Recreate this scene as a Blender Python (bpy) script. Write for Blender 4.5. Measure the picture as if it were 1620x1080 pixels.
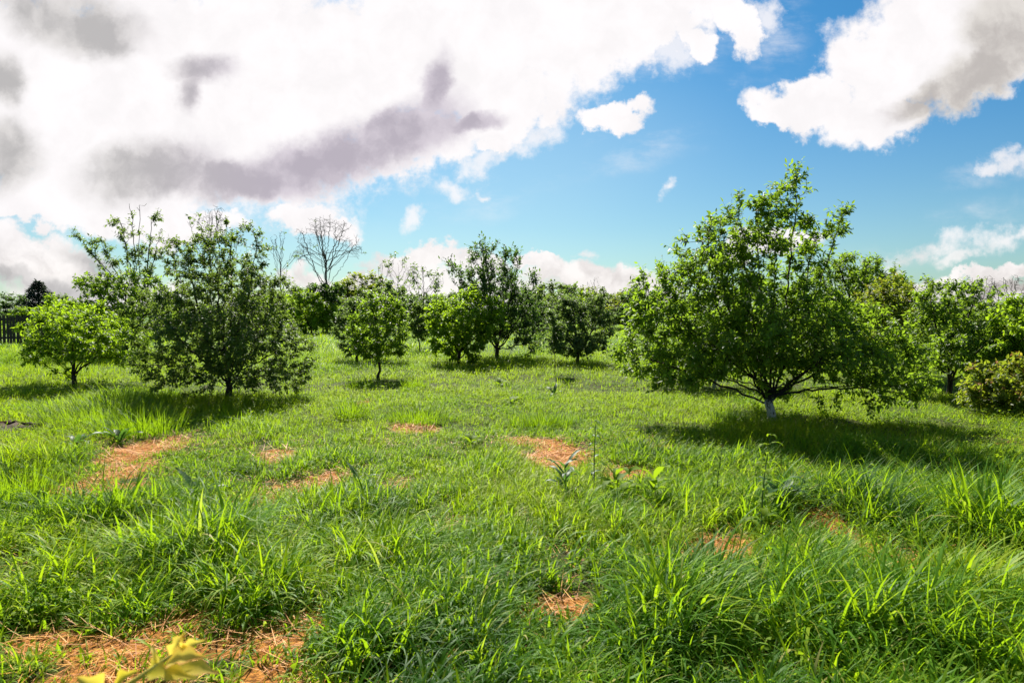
import bpy, math, random
import numpy as np
from mathutils import Vector, Matrix

# ------------------------------------------------------------------ camera, sky, sun
for o in list(bpy.data.objects):
    bpy.data.objects.remove(o)
S = bpy.context.scene
COL = S.collection
F, CX, CY, EYE = 1080.0, 810.0, 540.0, 1.7          # photo focal length in px, centre, eye height
PITCH = math.atan(50 / 1080.0)
SUN_EL, SUN_AZ = math.radians(43), math.radians(-11)  # sun ahead of the camera, a little to the left

cam = bpy.data.objects.new('camera', bpy.data.cameras.new('camera'))
COL.objects.link(cam)
cam.location = (0, 0, EYE)
cam.rotation_euler = (math.pi / 2 - PITCH, 0, 0)
cam.data.sensor_width = 36
cam.data.lens = 24
cam.data.clip_start = 0.05
cam.data.clip_end = 3000
cam.data.dof.use_dof = True
cam.data.dof.focus_distance = 9
cam.data.dof.aperture_fstop = 5.6
S.camera = cam
S.view_settings.view_transform = 'Standard'
S.view_settings.look = 'None'
S.view_settings.exposure = 1.2
S.view_settings.gamma = 1.0

sun = bpy.data.objects.new('sun', bpy.data.lights.new('sun', 'SUN'))
COL.objects.link(sun)
sdir = Vector((math.sin(SUN_AZ) * math.cos(SUN_EL), math.cos(SUN_AZ) * math.cos(SUN_EL), math.sin(SUN_EL)))
sun.rotation_euler = sdir.to_track_quat('Z', 'Y').to_euler()
sun.data.energy = 5.0
sun.data.angle = math.radians(0.53)
sun.data.color = (1.0, 0.95, 0.86)


def ray(px, py):
    u, v = (px - CX) / F, (CY - py) / F
    return np.array([u, math.cos(PITCH) + v * math.sin(PITCH), -math.sin(PITCH) + v * math.cos(PITCH)])


def at(px, py, z=0.0):
    r = ray(px, py)
    t = (z - EYE) / r[2]
    return np.array([r[0] * t, r[1] * t, z])


def at_y(px, py, y):
    r = ray(px, py)
    t = y / r[1]
    return np.array([r[0] * t, y, EYE + r[2] * t])


class NB:
    """small helper for node graphs"""
    def __init__(self, tree):
        self.t = tree
        self.n = tree.nodes
        self.l = tree.links

    def node(self, kind, **kw):
        nd = self.n.new(kind)
        for k, v in kw.items():
            setattr(nd, k, v)
        return nd

    def put(self, sock, v):
        if isinstance(v, bpy.types.NodeSocket):
            self.l.new(v, sock)
        else:
            sock.default_value = v

    def m(self, op, a, b=0.0, c=None, clamp=False):
        nd = self.node('ShaderNodeMath', operation=op, use_clamp=clamp)
        self.put(nd.inputs[0], a)
        self.put(nd.inputs[1], b)
        if c is not None:
            self.put(nd.inputs[2], c)
        return nd.outputs[0]

    def smooth(self, v, a, b, lo=0.0, hi=1.0):
        nd = self.node('ShaderNodeMapRange', interpolation_type='SMOOTHSTEP')
        self.put(nd.inputs[0], v)
        for i, x in enumerate((a, b, lo, hi)):
            self.put(nd.inputs[1 + i], x)
        return nd.outputs[0]

    def mix(self, f, a, b, blend='MIX'):
        nd = self.node('ShaderNodeMix', data_type='RGBA', blend_type=blend)
        self.put(nd.inputs['Factor'], f)
        self.put(nd.inputs[6], a)
        self.put(nd.inputs[7], b)
        return nd.outputs[2]

    def noise(self, vec, scale, detail=4.0, rough=0.5, dist=0.0, lac=2.0):
        nd = self.node('ShaderNodeTexNoise')
        if vec is not None:
            self.put(nd.inputs['Vector'], vec)
        nd.inputs['Scale'].default_value = scale
        nd.inputs['Detail'].default_value = detail
        nd.inputs['Roughness'].default_value = rough
        nd.inputs['Lacunarity'].default_value = lac
        nd.inputs['Distortion'].default_value = dist
        return nd

    def xyz(self, x, y, z):
        nd = self.node('ShaderNodeCombineXYZ')
        for i, v in enumerate((x, y, z)):
            self.put(nd.inputs[i], v)
        return nd.outputs[0]


def build_world():
    w = bpy.data.worlds.new('World')
    S.world = w
    w.use_nodes = True
    w.node_tree.nodes.clear()
    b = NB(w.node_tree)
    out = b.node('ShaderNodeOutputWorld')
    bg = b.node('ShaderNodeBackground')
    bg.inputs['Strength'].default_value = 0.05
    b.l.new(bg.outputs[0], out.inputs[0])
    sky = b.node('ShaderNodeTexSky', sky_type='NISHITA')
    sky.sun_disc = False
    sky.sun_elevation = SUN_EL
    sky.sun_rotation = SUN_AZ
    sky.air_density = 1.0
    sky.dust_density = 0.6
    sky.ozone_density = 1.6
    tc = b.node('ShaderNodeTexCoord')
    sep = b.node('ShaderNodeSeparateXYZ')
    b.l.new(tc.outputs['Generated'], sep.inputs[0])
    x, y, z = sep.outputs
    yc = b.m('MAXIMUM', y, 0.08)
    u0, v0 = b.m('DIVIDE', x, yc), b.m('DIVIDE', z, yc)
    p0 = b.xyz(u0, v0, 0.0)
    # ragged edges: warp the cloud plane by noise of two sizes
    w1 = b.noise(p0, 5.0, 3.0, 0.5)
    w2 = b.noise(p0, 22.0, 6.0, 0.62)

    def off(nd, amp):
        s = b.node('ShaderNodeVectorMath', operation='SUBTRACT')
        b.l.new(nd.outputs['Color'], s.inputs[0])
        s.inputs[1].default_value = (0.5, 0.5, 0.5)
        k = b.node('ShaderNodeVectorMath', operation='SCALE')
        b.l.new(s.outputs[0], k.inputs[0])
        k.inputs['Scale'].default_value = amp
        return k.outputs[0]

    def vadd(p, q):
        s = b.node('ShaderNodeVectorMath', operation='ADD')
        b.l.new(p, s.inputs[0])
        b.l.new(q, s.inputs[1])
        return s.outputs[0]
    pw = vadd(vadd(p0, off(w1, 0.16)), off(w2, 0.085))
    pg = vadd(vadd(p0, off(w1, 0.07)), off(w2, 0.04))

    def split(p):
        q = b.node('ShaderNodeSeparateXYZ')
        b.l.new(p, q.inputs[0])
        return q.outputs[0], q.outputs[1]

    def blob(p, cx, cy, rx, ry, rot):
        """distance from an ellipse's centre in units of its radii"""
        r = ray(cx, cy)
        cu, cv, a = r[0] / r[1], r[2] / r[1], math.radians(rot)
        c, s = math.cos(a), math.sin(a)
        X = b.m('MULTIPLY_ADD', p[0], c * F / rx, -(cu * c + cv * s) * F / rx)
        X = b.m('MULTIPLY_ADD', p[1], s * F / rx, X)
        Y = b.m('MULTIPLY_ADD', p[0], -s * F / ry, -(-cu * s + cv * c) * F / ry)
        Y = b.m('MULTIPLY_ADD', p[1], c * F / ry, Y)
        return b.m('SQRT', b.m('MULTIPLY_ADD', X, X, b.m('MULTIPLY', Y, Y)))

    def field(p, blobs):
        p = split(p)
        cur = None
        for bl in blobs:
            d = blob(p, *bl)
            cur = d if cur is None else b.m('SMOOTH_MIN', cur, d, 0.12)
        return cur
    white = [  # big bright mass of the upper left, then lesser clouds
        (250, 130, 560, 215, 0), (700, 60, 330, 160, 10), (960, 0, 260, 120, 25), (800, 170, 110, 75, 20),
        (640, 235, 170, 60, 15), (430, 265, 200, 62, 0), (150, 290, 240, 62, 0), (60, 420, 165, 58, -8),
        (170, 455, 160, 50, 0), (290, 345, 120, 30, -8), (40, 330, 90, 30, 0), (505, 338, 82, 28, -5),
        (955, 180, 48, 28, -10), (770, 250, 40, 20, 20), (690, 412, 110, 28, 0), (835, 405, 40, 13, 0), (915, 437, 115, 34, -4),
        (650, 455, 240, 30, 0), (1000, 460, 90, 25, 0), (1175, 12, 40, 60, 20), (1100, 60, 34, 34, 30),
        (1500, 55, 190, 120, 20), (1290, 165, 100, 42, -18), (1390, 195, 75, 55, 20), (1390, 110, 80, 75, 50),
        (1560, 110, 130, 70, 25), (1240, 172, 52, 26, -15), (1560, 434, 120, 20, 9), (1500, 458, 190, 22, 0),
        (1210, 390, 80, 28, 20), (760, 190, 60, 30, 30),
    ]
    puff = [(1610, 262, 44, 30, 20), (1450, 398, 150, 26, 14), (1595, 372, 80, 32, 10), (1405, 425, 50, 22, 5), (1520, 400, 70, 14, 15), (718, 308, 34, 18, -20), (657, 354, 16, 22, -30), (1063, 302, 14, 24, -35), (925, 397, 22, 12, 0), (760, 310, 16, 8, 0),
            (880, 150, 50, 40, 20), (960, 110, 60, 40, 30), (1050, 75, 60, 50, 30), (1215, 15, 34, 50, 10), (560, 350, 30, 12, 0), (1570, 275, 40, 20, 10), (850, 225, 60, 26, 25), (760, 262, 60, 24, 15)]
    wisp = [(1060, 70, 150, 80, 30), (830, 250, 210, 70, 25), (1230, 40, 60, 90, 0), (1000, 230, 120, 50, 10), (1580, 280, 110, 25, 8),
            (1500, 370, 170, 40, 10), (330, 330, 300, 60, 0), (90, 375, 260, 40, 0), (1170, 125, 40, 20, 20)]
    grey = [  # shaded bellies
        (110, 25, 135, 48, -14), (180, 55, 50, 28, -30), (330, 112, 50, 28, -5), (312, 150, 20, 40, -25),
        (-5, 120, 38, 40, 0), (10, 240, 55, 55, 0), (235, 270, 105, 42, 6), (400, 285, 150, 30, 0),
        (540, 255, 110, 42, 14), (650, 212, 95, 46, 24), (684, 150, 24, 62, -10), (745, 196, 52, 17, 12), (600, 205, 50, 24, 30), (480, 262, 90, 32, 5),
        (1540, 140, 110, 48, 38), (1600, 60, 70, 75, 30), (1450, 165, 60, 24, 25), (60, 452, 150, 16, -8),
        (1580, 456, 160, 12, 6), (150, 415, 60, 20, -20),
    ]
    fine = b.noise(p0, 9.0, 9.0, 0.6)
    fn = b.m('SUBTRACT', fine.outputs['Fac'], 0.5)
    dW = b.m('ADD', field(pw, white), b.m('MULTIPLY', fn, 0.55))
    er = b.noise(p0, 24.0, 8.0, 0.66)
    ern = b.m('SUBTRACT', er.outputs['Fac'], 0.5)
    dW = b.m('ADD', dW, b.m('MULTIPLY', ern, 0.85))
    mW = b.smooth(dW, 1.12, 0.70)
    dP = b.m('ADD', field(pg, puff), b.m('MULTIPLY', b.m('ADD', fn, ern), 2.2))
    mW = b.m('MAXIMUM', mW, b.m('MULTIPLY', b.smooth(dP, 1.0, 0.1), 0.8))
    stretch = b.xyz(b.m('MULTIPLY', u0, 5.0), b.m('MULTIPLY', v0, 12.0), 3.0)
    wn = b.noise(stretch, 1.0, 8.0, 0.65)
    dS = field(pg, wisp)
    mS = b.m('MULTIPLY', b.smooth(dS, 1.2, 0.3), b.smooth(wn.outputs['Fac'], 0.45, 0.85))
    mS = b.m('MULTIPLY', mS, 0.75)
    mC = b.m('MAXIMUM', mW, mS)
    dG = b.m('ADD', field(pg, grey), b.m('MULTIPLY', fn, 0.6))
    mG = b.smooth(dG, 1.42, 0.6)
    # billow relief within the cloud
    bil = b.noise(pg, 13.0, 8.0, 0.6)
    relief = b.smooth(b.m('ADD', bil.outputs['Fac'], b.m('MULTIPLY', b.m('SUBTRACT', dG, 0.6), 0.28)), 0.34, 0.66)
    low = b.smooth(v0, 0.02, 0.15)                       # clouds near the horizon are less burnt out
    lit_low = b.mix(b.smooth(bil.outputs['Fac'], 0.32, 0.6), (7.2, 6.8, 6.6, 1), (10.2, 9.9, 9.6, 1))
    lit = b.mix(low, lit_low, b.mix(b.smooth(bil.outputs['Fac'], 0.3, 0.62), (9.6, 9.4, 9.5, 1), (10.3, 10.1, 10.2, 1)))
    gcol = b.mix(relief, (5.0, 4.6, 5.3, 1), (7.0, 6.5, 7.2, 1))
    side = b.smooth(u0, -0.62, -0.30)
    gcol = b.mix(side, b.mix(relief, (5.2, 5.1, 5.1, 1), (7.6, 7.4, 7.3, 1)), gcol)
    warm = b.smooth(u0, 0.45, 0.6)
    gcol = b.mix(warm, gcol, b.mix(relief, (5.4, 5.1, 4.9, 1), (7.8, 7.5, 7.1, 1)))
    cloud = b.mix(mG, lit, gcol)
    tint = b.mix(b.smooth(v0, 0.02, 0.45), (0.60, 0.86, 0.93, 1), (0.24, 0.72, 1.0, 1))
    blue = b.mix(1.0, sky.outputs[0], tint, 'MULTIPLY')
    front = b.smooth(y, 0.12, 0.3)
    up = b.smooth(v0, -0.05, 0.02)
    mask = b.m('MULTIPLY', b.m('MULTIPLY', mC, front), up)
    veil = b.m('MULTIPLY', b.smooth(field(p0, [(830, 270, 330, 150, 15), (620, 390, 420, 70, 0)]), 1.3, 0.1), 0.20)
    blue = b.mix(veil, blue, (6.6, 8.9, 9.3, 1))
    col = b.mix(mask, blue, cloud)
    # unseen broken cloud added over the rest of the sky to lift fill light
    bn = b.noise(tc.outputs['Generated'], 2.6, 8.0, 0.6)
    rest = b.m('MULTIPLY', b.smooth(bn.outputs['Fac'], 0.48, 0.66), b.m('SUBTRACT', 1.0, front))
    rest = b.m('MULTIPLY', rest, b.smooth(z, 0.0, 0.06))
    col = b.mix(rest, col, (6.8, 6.7, 6.6, 1))
    col = b.mix(1.0, col, (0.87, 0.86, 0.86, 1), 'MULTIPLY')
    b.l.new(col, bg.inputs['Color'])


build_world()

# ------------------------------------------------------------------ helpers
RNG = np.random.default_rng(11)


def tag(o, label=None, cat=None, group=None, kind=None):
    for k, v in (('label', label), ('category', cat), ('group', group), ('kind', kind)):
        if v:
            o[k] = v
    return o


def empty(name, loc, label, cat, group=None, rz=0.0):
    o = bpy.data.objects.new(name, None)
    COL.objects.link(o)
    o.location = loc
    o.rotation_euler = (0, 0, rz)
    return tag(o, label, cat, group)


def np_mesh(name, V, polys, mat, attrs=None, parent=None, smooth=True):
    """one mesh object from numpy arrays; polys is a list of (n,k) index arrays"""
    me = bpy.data.meshes.new(name)
    V = np.asarray(V, dtype=np.float32)
    polys = [np.asarray(p, dtype=np.int32) for p in polys if len(p)]
    me.vertices.add(len(V))
    me.vertices.foreach_set('co', V.ravel())
    loops = np.concatenate([p.ravel() for p in polys])
    sizes = np.concatenate([np.full(len(p), p.shape[1], dtype=np.int32) for p in polys])
    starts = np.concatenate([[0], np.cumsum(sizes)[:-1]]).astype(np.int32)
    me.loops.add(len(loops))
    me.loops.foreach_set('vertex_index', loops)
    me.polygons.add(len(sizes))
    me.polygons.foreach_set('loop_start', starts)
    me.polygons.foreach_set('use_smooth', np.full(len(sizes), smooth, dtype=bool))
    for k, a in (attrs or {}).items():
        at_ = me.attributes.new(k, 'FLOAT', 'POINT')
        at_.data.foreach_set('value', np.asarray(a, dtype=np.float32))
    me.update(calc_edges=True)
    me.materials.append(mat)
    o = bpy.data.objects.new(name, me)
    COL.objects.link(o)
    if parent:
        o.parent = parent
    return o


def dup(root, loc, rz, scale, label, group=None):
    r = root.copy()
    COL.objects.link(r)
    r.location, r.rotation_euler, r.scale = loc, (0, 0, rz), scale
    r['label'] = label
    if group:
        r['group'] = group
    for ch in list(root.children):
        c = ch.copy()
        COL.objects.link(c)
        c.parent = r
        for g in list(ch.children):
            d = g.copy()
            COL.objects.link(d)
            d.parent = c
    return r


_T = np.random.default_rng(5).random((256, 256))


def vnoise(x, y, s=1.0, seed=0):
    x = np.asarray(x) * s + seed * 17.3 + 500
    y = np.asarray(y) * s + seed * 31.7 + 500
    xi, yi = np.floor(x).astype(int), np.floor(y).astype(int)
    fx, fy = x - xi, y - yi
    fx, fy = fx * fx * (3 - 2 * fx), fy * fy * (3 - 2 * fy)
    g = lambda a, b_: _T[a % 256, b_ % 256]
    return (g(xi, yi) * (1 - fx) + g(xi + 1, yi) * fx) * (1 - fy) + (g(xi, yi + 1) * (1 - fx) + g(xi + 1, yi + 1) * fx) * fy


def fbm(x, y, s, seed=0):
    return 0.55 * vnoise(x, y, s, seed) + 0.3 * vnoise(x, y, s * 2.1, seed + 1) + 0.15 * vnoise(x, y, s * 4.3, seed + 2)


def gz(x, y):
    d = np.hypot(x, y)
    return (fbm(x, y, 0.55, 3) - 0.5) * 0.16 * np.clip(30 / (d + 5), 0, 1)


# ------------------------------------------------------------------ materials
def new_mat(name):
    m = bpy.data.materials.new(name)
    m.use_nodes = True
    m.node_tree.nodes.clear()
    b = NB(m.node_tree)
    out = b.node('ShaderNodeOutputMaterial')
    return m, b, out


def leaf_mat(name, dark, light, trans, k=0.42, rough=0.4, spec=0.45, tip=None, middle=None):
    """thin green leaf: colour varies from leaf to leaf with the stored tint, light passes through"""
    m, b, out = new_mat(name)
    a = b.node('ShaderNodeAttribute', attribute_name='tint')
    ramp = b.node('ShaderNodeValToRGB')
    b.l.new(a.outputs['Fac'], ramp.inputs[0])
    e = ramp.color_ramp.elements
    e[0].position, e[0].color = 0.0, (*dark, 1)
    e[1].position, e[1].color = 0.8 if tip else 1.0, (*light, 1)
    if middle:
        e3 = e.new(0.45)
        e3.color = (*middle, 1)
    if tip:
        e2 = e.new(1.0)
        e2.color = (*tip, 1)
    p = b.node('ShaderNodeBsdfPrincipled')
    b.l.new(ramp.outputs[0], p.inputs['Base Color'])
    p.inputs['Roughness'].default_value = rough
    p.inputs['Specular IOR Level'].default_value = spec
    tr = b.node('ShaderNodeBsdfTranslucent')
    tcol = b.mix(0.55, ramp.outputs[0], (*trans, 1))
    b.l.new(tcol, tr.inputs['Color'])
    mx = b.node('ShaderNodeMixShader')
    mx.inputs[0].default_value = k
    b.l.new(p.outputs[0], mx.inputs[1])
    b.l.new(tr.outputs[0], mx.inputs[2])
    b.l.new(mx.outputs[0], out.inputs[0])
    return m


def bark_mat(name, c1, c2, lime=0.0):
    m, b, out = new_mat(name)
    tc = b.node('ShaderNodeTexCoord')
    mp = b.node('ShaderNodeMapping')
    mp.inputs['Scale'].default_value = (1, 1, 0.35)
    b.l.new(tc.outputs['Object'], mp.inputs[0])
    n = b.noise(mp.outputs[0], 26.0, 6.0, 0.65)
    col = b.mix(b.smooth(n.outputs['Fac'], 0.35, 0.68), (*c1, 1), (*c2, 1))
    if lime:
        sp = b.node('ShaderNodeSeparateXYZ')
        b.l.new(tc.outputs['Object'], sp.inputs[0])
        n2 = b.noise(tc.outputs['Object'], 15.0, 5.0, 0.6)
        edge = b.m('ADD', sp.outputs[2], b.m('MULTIPLY', b.m('SUBTRACT', n2.outputs['Fac'], 0.5), 0.35))
        cover = b.m('MULTIPLY', b.smooth(edge, lime + 0.03, lime - 0.04), b.smooth(n.outputs['Fac'], 0.64, 0.50))
        col = b.mix(cover, col, (0.46, 0.43, 0.37, 1))
    p = b.node('ShaderNodeBsdfPrincipled')
    b.l.new(col, p.inputs['Base Color'])
    p.inputs['Roughness'].default_value = 0.9
    p.inputs['Specular IOR Level'].default_value = 0.2
    bp = b.node('ShaderNodeBump')
    bp.inputs['Strength'].default_value = 0.7
    bp.inputs['Distance'].default_value = 0.02
    b.l.new(n.outputs['Fac'], bp.inputs['Height'])
    b.l.new(bp.outputs[0], p.inputs['Normal'])
    b.l.new(p.outputs[0], out.inputs[0])
    return m


def ground_mat():
    m, b, out = new_mat('soil_and_straw')
    tc = b.node('ShaderNodeTexCoord')
    st = b.node('ShaderNodeAttribute', attribute_name='straw')
    n1 = b.noise(tc.outputs['Object'], 1.6, 6.0, 0.6)
    n2 = b.noise(tc.outputs['Object'], 38.0, 5.0, 0.7)
    n3 = b.noise(tc.outputs['Object'], 7.0, 5.0, 0.6)
    soil = b.mix(b.smooth(n3.outputs['Fac'], 0.4, 0.6), (0.048, 0.042, 0.016, 1), (0.06, 0.10, 0.014, 1))
    straw = b.mix(b.smooth(n2.outputs['Fac'], 0.3, 0.7), (0.13, 0.048, 0.012, 1), (0.52, 0.22, 0.045, 1))
    f = b.m('ADD', st.outputs['Fac'], b.m('MULTIPLY', b.m('SUBTRACT', n3.outputs['Fac'], 0.5), 0.7))
    near = b.mix(b.smooth(f, 0.3, 0.6), soil, straw)
    far = b.mix(n1.outputs['Fac'], (0.05, 0.11, 0.015, 1), (0.085, 0.15, 0.025, 1))
    g = b.node('ShaderNodeNewGeometry')
    ln = b.node('ShaderNodeVectorMath', operation='LENGTH')
    b.l.new(g.outputs['Position'], ln.inputs[0])
    col = b.mix(b.smooth(ln.outputs['Value'], 14, 40), near, far)
    p = b.node('ShaderNodeBsdfPrincipled')
    b.l.new(col, p.inputs['Base Color'])
    p.inputs['Roughness'].default_value = 0.95
    p.inputs['Specular IOR Level'].default_value = 0.1
    bp = b.node('ShaderNodeBump')
    bp.inputs['Strength'].default_value = 0.8
    bp.inputs['Distance'].default_value = 0.03
    b.l.new(n2.outputs['Fac'], bp.inputs['Height'])
    b.l.new(bp.outputs[0], p.inputs['Normal'])
    b.l.new(p.outputs[0], out.inputs[0])
    return m


def plain_mat(name, c1, c2, scale=20.0, rough=0.85):
    m, b, out = new_mat(name)
    tc = b.node('ShaderNodeTexCoord')
    n = b.noise(tc.outputs['Object'], scale, 5.0, 0.6)
    p = b.node('ShaderNodeBsdfPrincipled')
    b.l.new(b.mix(n.outputs['Fac'], (*c1, 1), (*c2, 1)), p.inputs['Base Color'])
    p.inputs['Roughness'].default_value = rough
    p.inputs['Specular IOR Level'].default_value = 0.25
    b.l.new(p.outputs[0], out.inputs[0])
    return m


M = {
    'ground': ground_mat(),
    'grass': leaf_mat('grass_blade', (0.026, 0.090, 0.006), (0.270, 0.335, 0.008), (0.50, 0.76, 0.010), 0.47, 0.52, 0.11, tip=(0.42, 0.35, 0.12), middle=(0.105, 0.235, 0.010)),
    'straw': leaf_mat('dry_straw', (0.36, 0.11, 0.014), (0.80, 0.39, 0.070), (0.7, 0.40, 0.1), 0.2, 0.6, 0.3),
    'plum': leaf_mat('plum_leaf', (0.038, 0.085, 0.010), (0.120, 0.195, 0.016), (0.44, 0.68, 0.03), 0.54, 0.48, 0.24),
    'dull': leaf_mat('dull_green_leaf', (0.038, 0.074, 0.016), (0.105, 0.160, 0.028), (0.34, 0.50, 0.05), 0.48, 0.5, 0.24),
    'bright': leaf_mat('bright_green_leaf', (0.060, 0.125, 0.010), (0.175, 0.265, 0.014), (0.52, 0.78, 0.02), 0.55, 0.5, 0.22),
    'dark': leaf_mat('dark_green_leaf', (0.024, 0.056, 0.014), (0.068, 0.115, 0.024), (0.22, 0.40, 0.04), 0.46, 0.5, 0.26),
    'grey': leaf_mat('grey_green_leaf', (0.042, 0.078, 0.026), (0.110, 0.160, 0.048), (0.32, 0.48, 0.07), 0.50, 0.5, 0.26),
    'red': leaf_mat('red_tipped_leaf', (0.050, 0.092, 0.010), (0.140, 0.185, 0.018), (0.50, 0.62, 0.03), 0.50, 0.5, 0.25, tip=(0.40, 0.13, 0.04)),
    'conifer': leaf_mat('conifer_needle', (0.020, 0.036, 0.020), (0.050, 0.070, 0.036), (0.06, 0.11, 0.04), 0.2, 0.6, 0.3),
    'weed': leaf_mat('weed_leaf', (0.022, 0.070, 0.016), (0.065, 0.135, 0.026), (0.22, 0.46, 0.04), 0.38, 0.5, 0.18),
    'weedlight': leaf_mat('pale_weed_leaf', (0.065, 0.125, 0.006), (0.165, 0.250, 0.012), (0.46, 0.68, 0.015), 0.48, 0.6, 0.08),
    'vine': leaf_mat('young_vine_leaf', (0.66, 0.56, 0.03), (0.78, 0.60, 0.14), (0.95, 0.78, 0.06), 0.62, 0.55, 0.2, tip=(0.70, 0.26, 0.09)),
    'bark': bark_mat('dark_bark', (0.018, 0.014, 0.012), (0.075, 0.060, 0.048)),
    'limebark': bark_mat('limewashed_bark', (0.016, 0.012, 0.011), (0.065, 0.050, 0.042), 0.36),
    'greybark': bark_mat('grey_bark', (0.05, 0.042, 0.036), (0.16, 0.135, 0.115)),
    'fence': plain_mat('weathered_dark_board', (0.018, 0.014, 0.012), (0.085, 0.068, 0.055), 9.0),
    'post': plain_mat('grey_post_wood', (0.14, 0.12, 0.10), (0.26, 0.23, 0.19), 14.0),
    'soil': plain_mat('dark_soil', (0.018, 0.011, 0.007), (0.085, 0.050, 0.028), 22.0),
    'stem': plain_mat('green_stem', (0.05, 0.10, 0.02), (0.10, 0.16, 0.035), 30.0, 0.6),
    'vinestem': plain_mat('vine_stem', (0.46, 0.42, 0.06), (0.62, 0.52, 0.12), 40.0, 0.6),
}

# ------------------------------------------------------------------ ground
STRAW = [  # photo position and half size in px of each patch of dry cut grass
    (240, 712, 48, 16), (165, 772, 62, 20), (205, 742, 40, 20), (440, 775, 62, 18), (528, 757, 36, 11), (632, 764, 32, 8),
    (432, 722, 30, 6), (655, 678, 30, 6), (578, 635, 12, 3), (885, 706, 46, 12), (835, 694, 36, 6), (985, 748, 36, 9), (870, 722, 40, 9),
    (1052, 714, 24, 4), (880, 968, 44, 26), (1130, 862, 46, 20), (1385, 882, 46, 9), (1450, 908, 46, 9), (1520, 935, 50, 9),
    (400, 1030, 110, 42), (230, 1030, 120, 40), (80, 1020, 90, 34), (1150, 1065, 36, 14), (1095, 905, 30, 10),
    (300, 1125, 330, 60), (300, 985, 70, 20), (480, 1000, 50, 24), (700, 820, 40, 7), (1300, 820, 40, 6), (1330, 850, 40, 8)]
_patch = []
for (px, py, rx, ry) in STRAW:
    c = at(px, py)
    dist = c[1]
    gr = .13 if dist > 4.5 else 0.0            # the grass in front would hide the near edge
    _patch.append((c[0], c[1] - gr, rx * dist / F * 1.1, ry * dist * dist / (F * EYE) + gr))


def straw(x, y):
    s = np.zeros_like(np.asarray(x, dtype=float))
    wob = (fbm(x, y, 2.6, 9) - 0.5) * 1.7
    for (cx, cy, rx, ry) in _patch:
        q = np.sqrt(((x - cx) / rx) ** 2 + ((y - cy) / ry) ** 2) + wob
        s = np.maximum(s, np.clip((1.5 - q) / 1.1, 0, 1))
    return s


def build_ground():
    n = 360
    t = np.linspace(-1, 1, n)
    ax = np.sinh(t * 6.3) / math.sinh(6.3) * 700
    ay = ax + 6
    X, Y = np.meshgrid(ax, ay)
    V = np.stack([X, Y, gz(X, Y)], -1).reshape(-1, 3)
    i = np.arange(n - 1)
    I, J = np.meshgrid(i, i)
    a = (J * n + I).ravel()
    o = np_mesh('ground', V, [np.stack([a, a + 1, a + n + 1, a + n], 1)], M['ground'], {'straw': straw(V[:, 0], V[:, 1])})
    tag(o, 'meadow soil with patches of dry cut grass', 'ground', kind='structure')


build_ground()


# ------------------------------------------------------------------ leaves and blades
def unit(v):
    return v / np.maximum(np.linalg.norm(v, axis=-1, keepdims=True), 1e-9)


def leaf_geo(P, A, N, L, W, tint):
    """folded leaf of 7 points: base, two pairs of edge points, midrib point, tip"""
    A = unit(A)
    B = unit(np.cross(A, N))
    N2 = unit(np.cross(B, A))
    n = len(P)
    L, W = L[:, None], W[:, None]
    v = np.stack([
        P,
        P + A * L * .38 + B * W * .5 + N2 * W * .16,
        P + A * L * .38 - B * W * .5 + N2 * W * .16,
        P + A * L * .50 - N2 * W * .02,
        P + A * L * .74 + B * W * .34 + N2 * W * .02,
        P + A * L * .74 - B * W * .34 + N2 * W * .02,
        P + A * L - N2 * L * .12], 1)
    base = np.arange(n)[:, None] * 7
    q = np.concatenate([base + [0, 1, 4, 3], base + [0, 3, 5, 2]])
    t = np.concatenate([base + [3, 4, 6], base + [3, 6, 5]])
    return v.reshape(-1, 3), [q, t], np.repeat(tint, 7)


def blade_geo(P, az, h, w, th0, th1, nseg, tint):
    n = len(P)
    ts = np.linspace(0, 1, nseg + 1)
    cs, sn = np.cos(az), np.sin(az)
    pos = P.copy()
    rows = []
    side = np.stack([-sn, cs, np.zeros(n)], 1)
    step = h / nseg
    for k, t in enumerate(ts):
        if k:
            tm = (t + ts[k - 1]) / 2
            th = th0 + th1 * tm ** 1.3
            pos = pos + np.stack([np.sin(th) * cs, np.sin(th) * sn, np.cos(th)], 1) * step[:, None]
        if k < nseg:
            wd = (w * (1 - t ** 1.6) * (0.65 + 0.35 * min(1, t * 4)))[:, None]
            rows += [pos - side * wd * .5, pos + side * wd * .5]
        else:
            rows.append(pos)
    m = 2 * nseg + 1
    V = np.stack(rows, 1).reshape(-1, 3)
    base = np.arange(n)[:, None] * m
    quads = [base + [2 * k, 2 * k + 1, 2 * k + 3, 2 * k + 2] for k in range(nseg - 1)]
    tri = base + [2 * nseg - 2, 2 * nseg - 1, 2 * nseg]
    q = np.concatenate(quads) if quads else np.zeros((0, 4), int)
    return V, [q, tri], np.repeat(tint, m)


class Geo:
    def __init__(self):
        self.V, self.q, self.t, self.a, self.n = [], [], [], [], 0

    def add(self, V, polys, tint):
        for p in polys:
            (self.q if p.shape[1] == 4 else self.t).append(p + self.n)
        self.V.append(V)
        self.a.append(tint)
        self.n += len(V)

    def build(self, name, mat, parent=None):
        polys = [np.concatenate(x) for x in (self.q, self.t) if x]
        return np_mesh(name, np.concatenate(self.V), polys, mat, {'tint': np.clip(np.concatenate(self.a), 0, 1)}, parent)


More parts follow.
